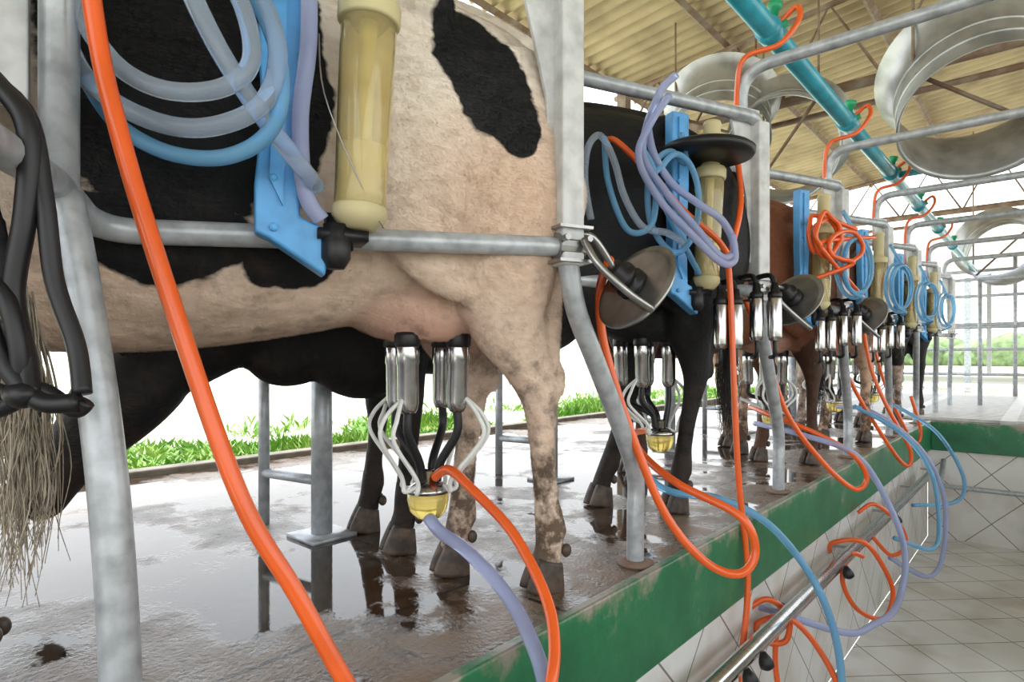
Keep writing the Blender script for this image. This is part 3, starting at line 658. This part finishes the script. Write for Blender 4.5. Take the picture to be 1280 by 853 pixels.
# ---------------------------------------------------------------- milking units
def unit(k, s0, black_disc=False, big=1.0, bo=.120):
    e = empty('milk_meter'); c = U(k, s0, .07, 0)
    R = .050*big; ax = (UV*-.05+ZZ).normalized(); c2 = c-UV*-.045
    b = bmesh.new()
    lathe(b, [(R*.80,.895),(R*.93,.91),(R*.93,.97),(R,1.22),(R,1.285),(R*.93,1.285),(R*.93,1.22),(R*.86,.97),(R*.86,.915),(R*.75,.905)], c2, ax, n=36); obj('clear_barrel', b, M['amber'], e)
    b = bmesh.new()
    lathe(b, [(R*.30,.91),(R*.30,1.27)], c2, ax, n=20); lathe(b, [(R*.84,.916),(R*.855,1.03),(R*.80,1.035),(R*.3,1.035)], c2, ax, n=28)
    obj('milk_column', b, M['milkfill'], e)
    b = bmesh.new()
    lathe(b, [(R*1.08,1.275),(R*1.13,1.28),(R*1.13,1.31),(R*1.03,1.318),(R*.7,1.325),(R*.62,1.34),(R*.62,1.47),(R*.7,1.475),(R*.6,1.49)], c2, ax, n=32)
    lathe(b, [(.03,.87),(R*.85,.885),(R*.98,.895),(R*.98,.912),(R*.90,.917)], c2, ax, n=32)
    obj('barrel_caps', b, M['amber2'], e)
    b = bmesh.new()
    mt = Matrix.Translation(T_(k)+UV*(s0+.03)) @ Matrix(((UV.x,VV.x,0,0),(UV.y,VV.y,0,0),(0,0,1,0),(0,0,0,1)))
    lathe(b, [(.016,.79),(.028,.81),(.028,.845),(.020,.855),(.024,.875)], c2, n=20)
    box(b, (-.045,-.03,.845), (.05,.085,.865), mt); box(b, (-.02,.02,.83), (.03,.06,.90), mt)
    obj('valve', b, M['black'], e)
    b = bmesh.new(); p = U(k, s0+bo, .05, 0)
    prism(b, [(-.040,1.50),(.036,1.50),(.036,1.20),(.030,1.08),(.044,.94),(.044,.85),(.02,.84),(-.080,.775),(-.092,.845),(-.086,.865),(-.035,.885),(-.030,1.08),(-.040,1.24)], p, UV, ZZ, VV, .045)
    o = obj('bracket', b, M['blue'], e, False); bevel(o, .006, 3)
    b = bmesh.new(); prism(b, [(-.012,1.48),(.012,1.48),(.012,1.10),(.020,.95),(-.004,.90),(-.010,1.08)], p+VV*.026, UV, ZZ, VV, .008)
    for zz in (.86,.95,1.25):
        lathe(b, [(.008,.02),(.008,.03),(.004,.032)], p+ZZ*zz+UV*.012, VV, n=8)
    obj('bracket_rib', b, M['blue'], e, False)
    b = bmesh.new(); sweep(b, cr([tuple(U(k,s0-.04,.10,.87)),tuple(U(k,s0+.02,.12,.97)),tuple(U(k,s0+.075,.13,1.10)),tuple(U(k,s0+.08,.10,1.22))],5), .0014, n=6)
    obj('wire', b, M['dsteel'], e)
    if black_disc:
        b = bmesh.new(); cc = U(k, s0+.08, .07, 0)
        lathe(b, [(.04,1.335),(.155,1.33),(.163,1.34),(.163,1.355),(.15,1.365),(.05,1.38),(.03,1.40)], cc, (.05,0,1), n=36); obj('lid', b, M['black'], e)
    return e
unit(0, .51, big=1.08, bo=.145)
unit(1, .34, black_disc=True); unit(2, .26); unit(3, .22); unit(4, .2); unit(5, .2)
A1, A2 = UV*-1, ZZ
for k in (2,3,4,5):
    hose('milk_hose', coilpts(U(k, .10, .16, 1.10), A1, A2, VV, .12, 2.6, ph=1.0, start=U(k,.15,.12,1.40), end=U(k,.05,.1,.9), ry=1.3), 'bluehose', .0105)
hose('milk_hose', coilpts(U(1, .56, .16, 1.15), A1, A2, VV, .10, 1.3, ph=1.0, start=U(1,.5,.12,1.40), end=U(1,.4,.1,.92), ry=1.6), 'bluehose', .0105)
hose('vacuum_hose', coilpts(U(2,.34,.17,1.24), A1, A2, VV, .10, 2.4, ph=2.0, start=U(2,.1,.16,1.3), end=U(2,-.04,.1,.95), jit=.04), 'orange', .0115)
hose('vacuum_hose', coilpts(U(2,.22,.19,1.20), A1, A2, VV, .15, 1.3, ph=3.0, start=U(2,-.05,.16,1.27), end=U(2,.45,.1,1.0), jit=.03, ry=.6), 'orange', .0115)

def jetter(k, z=.80):
    e = empty('swing_lid'); c = U(k,-.20,.0,z)
    n = SD(-.72,-.48,.46).normalized(); b = bmesh.new()
    lathe(b, [(.120,-.004),(.124,.0),(.120,.004),(.10,.003),(.055,.006),(.03,.008)], c, n, n=44); obj('disc', b, M['dsteel'], e)
    b = bmesh.new(); lathe(b, [(.032,.006),(.042,.010),(.042,.024),(.030,.028),(.030,.042),(.038,.046),(.038,.058),(.026,.062),(.026,.088),(.018,.092)], c, n, n=24)
    obj('hub', b, M['black'], e)
    b = bmesh.new()
    P = [U(k,-.02,.04,.90), U(k,-.04,.07,.84), U(k,-.10,.10,.775), U(k,-.17,.10,.735), c+V((0,0,-.05))+n*.02]
    sweep(b, cr([tuple(p) for p in P],6), .009, n=10)
    P = [U(k,-.02,.0,.92), U(k,-.06,.02,.91), c+n*.085]; sweep(b, cr([tuple(p) for p in P],6), .009, n=10)
    obj('swing_arm', b, M['dsteel'], e)
jetter(0); jetter(1, .86); jetter(2, .86)

# ---------------------------------------------------------------- milking clusters
def cluster(mw, claw_off=(0,.0,.27), sc_=1.12):
    e = empty('milking_cluster')
    tips = [mw @ V((x,y,.655)) for x in (.30,.43) for y in (-.068,.068)]
    cl = mw @ V((.365+claw_off[0],.02+claw_off[1],claw_off[2]))
    bs, bb, bw, ba = bmesh.new(), bmesh.new(), bmesh.new(), bmesh.new()
    for i, t in enumerate(tips):
        lean = (V((cl.x,cl.y,t.z))-t)*.12; ax = V((0,0,-1))+lean*2; ax.normalize()
        q_ = lambda L: [(r*sc_,z) for r,z in L]
        lathe(bb, q_([(.012,-.012),(.027,-.008),(.029,.0),(.029,.022),(.026,.028)]), t, ax, n=20)
        lathe(bs, q_([(.0255,.026),(.0265,.03),(.0265,.07),(.0245,.074),(.0245,.17),(.021,.185),(.016,.195)]), t, ax, n=24)
        q = t+ax*.19
        out = V((t.x-cl.x,t.y-cl.y,0)); out = out.normalized() if out.length > 1e-4 else V((1,0,0))
        sweep(bb, cr([tuple(q), tuple(q+V((0,0,-.06))), tuple(cl+out*.035+V((0,0,.07))), tuple(cl+out*.025+V((0,0,.02)))],5), .0115, n=10)
        w0 = t+ax*.16+out*.024; side = V((-out.y,out.x,0))
        for j,(o1,o2) in enumerate(((.02,.0),(-.02,.015))):
            P = [w0, w0+out*.04+side*o1+V((0,0,-.045)), w0+out*.05+side*o1+V((0,0,-.10)), cl+out*.075+side*o1*1.2+V((0,0,.035)), cl+out*.07+side*o1+V((0,0,.0)), cl+out*.045+V((0,0,-.005+o2))]
            sweep(bw, cr([tuple(p) for p in P],6), .0058, n=8)
    lathe(ba, [(.014,-.078),(.034,-.075),(.048,-.058),(.054,-.032),(.054,-.008)], cl, n=28)
    lathe(bs, [(.056,-.010),(.056,.0),(.040,.012),(.022,.02),(.022,.045),(.012,.05)], cl, n=28)
    obj('shells', bs, M['steel'], e); obj('liners', bb, M['black'], e); obj('pulse_tubes', bw, M['white'], e); obj('claw_bowl', ba, M['bowl'], e)
cluster(mwA)
cluster(mwB, claw_off=(-.02,.05,.30)); cluster(mwC, claw_off=(0,.03,.30)); cluster(mwD, claw_off=(0,.03,.30)); cluster(mwE, claw_off=(0,.03,.3))
for k in (1,2,3):
    e = empty('parked_teat_cups'); bs, bb = bmesh.new(), bmesh.new()
    for s, v in ((.30,.10),(.245,.12),(.12,.10),(.07,.14)):
        t = U(k,s,v,.84 if s > .2 else .87)
        lathe(bb, [(.012,.03),(.016,.0),(.024,-.005),(.026,-.02),(.024,-.028)], t, n=18)
        lathe(bs, [(.023,-.026),(.0255,-.03),(.0255,-.17),(.022,-.185),(.012,-.19)], t, n=22)
        sweep(bb, cr([tuple(t+ZZ*.02),tuple(t+ZZ*.06-VV*.02),tuple(t+ZZ*.06-VV*.08)],4), .010, n=8)
        sweep(bb, cr([tuple(t-ZZ*.18),tuple(t-ZZ*.24),tuple(t-ZZ*.25-VV*.04-UV*.02)],4), .008, n=8)
    obj('shells', bs, M['steel'], e); obj('liners', bb, M['black'], e)

# ---------------------------------------------------------------- black straps left
e = empty('rubber_kick_strap'); b = bmesh.new()
def kp(L_, r): sweep(b, cr([tuple(S(*p)) for p in L_],6), r, n=10)
kp([(-.70,.75,1.02),(-.632,.75,.955),(-.597,.75,.90),(-.60,.75,.80),(-.615,.75,.70),(-.60,.75,.62),(-.585,.74,.575)], .0125)
kp([(-.69,.76,.99),(-.61,.76,.93),(-.585,.76,.82),(-.572,.76,.716),(-.545,.76,.635),(-.53,.75,.575)], .011)
kp([(-.66,.74,.75),(-.63,.74,.64),(-.60,.74,.59),(-.57,.74,.565),(-.528,.74,.565)], .012)
kp([(-.66,.75,.59),(-.62,.75,.575),(-.58,.75,.58),(-.54,.75,.555),(-.525,.75,.565)], .010)
kp([(-.70,.75,.80),(-.66,.75,.72),(-.62,.74,.70),(-.60,.74,.63),(-.61,.75,.57),(-.66,.76,.55)], .011)
ell(b, S(-.60,.745,.575), (.03,.02,.018))
obj('strap', b, M['black'], e)

# ---------------------------------------------------------------- far railings
e = empty('far_fence'); b = bmesh.new()
for z in (.35,.75,1.15,1.6,2.0):
    sweep(b, [(-2.6,12.2,z),(4.6,12.2,z)], .024, n=8)
for i in range(8):
    sweep(b, [(-2.6+i*1.02,12.2,-.02),(-2.6+i*1.02,12.2,2.2)], .028, n=8)
for z in (1.0,1.6):
    sweep(b, [(-1.4,9.6,z),(4.6,9.6,z)], .02, n=8)
for x in (-1.4,.2,1.8): sweep(b, [(x,9.6,-.02),(x,9.6,1.6)], .024, n=8)
obj('rails', b, M['galv'], e)

# ---------------------------------------------------------------- light
w = bpy.data.worlds.new('World'); sc.world = w; w.use_nodes = True
nt = w.node_tree; bg = nt.nodes['Background']
tc = nt.nodes.new('ShaderNodeTexCoord'); sp = nt.nodes.new('ShaderNodeSeparateXYZ'); nt.links.new(tc.outputs['Generated'], sp.inputs[0])
rp = nt.nodes.new('ShaderNodeValToRGB'); rp.color_ramp.elements[0].color = (1,.985,.955,1); rp.color_ramp.elements[1].color = (.72,.85,1,1); rp.color_ramp.elements[1].position = .8
nt.links.new(sp.outputs['Z'], rp.inputs[0]); nt.links.new(rp.outputs[0], bg.inputs['Color']); bg.inputs['Strength'].default_value = 2.8
ld = bpy.data.lights.new('sun', 'SUN'); ld.energy = 8; ld.angle = .03; ld.color = (1,.96,.88)
lo = bpy.data.objects.new('sun', ld); sc.collection.objects.link(lo); lo.rotation_euler = V((-.28,.25,1)).to_track_quat('Z','Y').to_euler()

# ---------------------------------------------------------------- camera
cd = bpy.data.cameras.new('camera'); cam = bpy.data.objects.new('camera', cd); sc.collection.objects.link(cam)
cam.location = (CX, 0, CZ); cam.rotation_euler = (math.pi/2, 0, TH)
cd.sensor_width = 36; cd.lens = 760/1280*36; cd.shift_y = 20.5/1280; cd.clip_start = .02; cd.clip_end = 300
sc.camera = cam
try: sc.view_settings.view_transform = 'Standard'
except Exception: pass
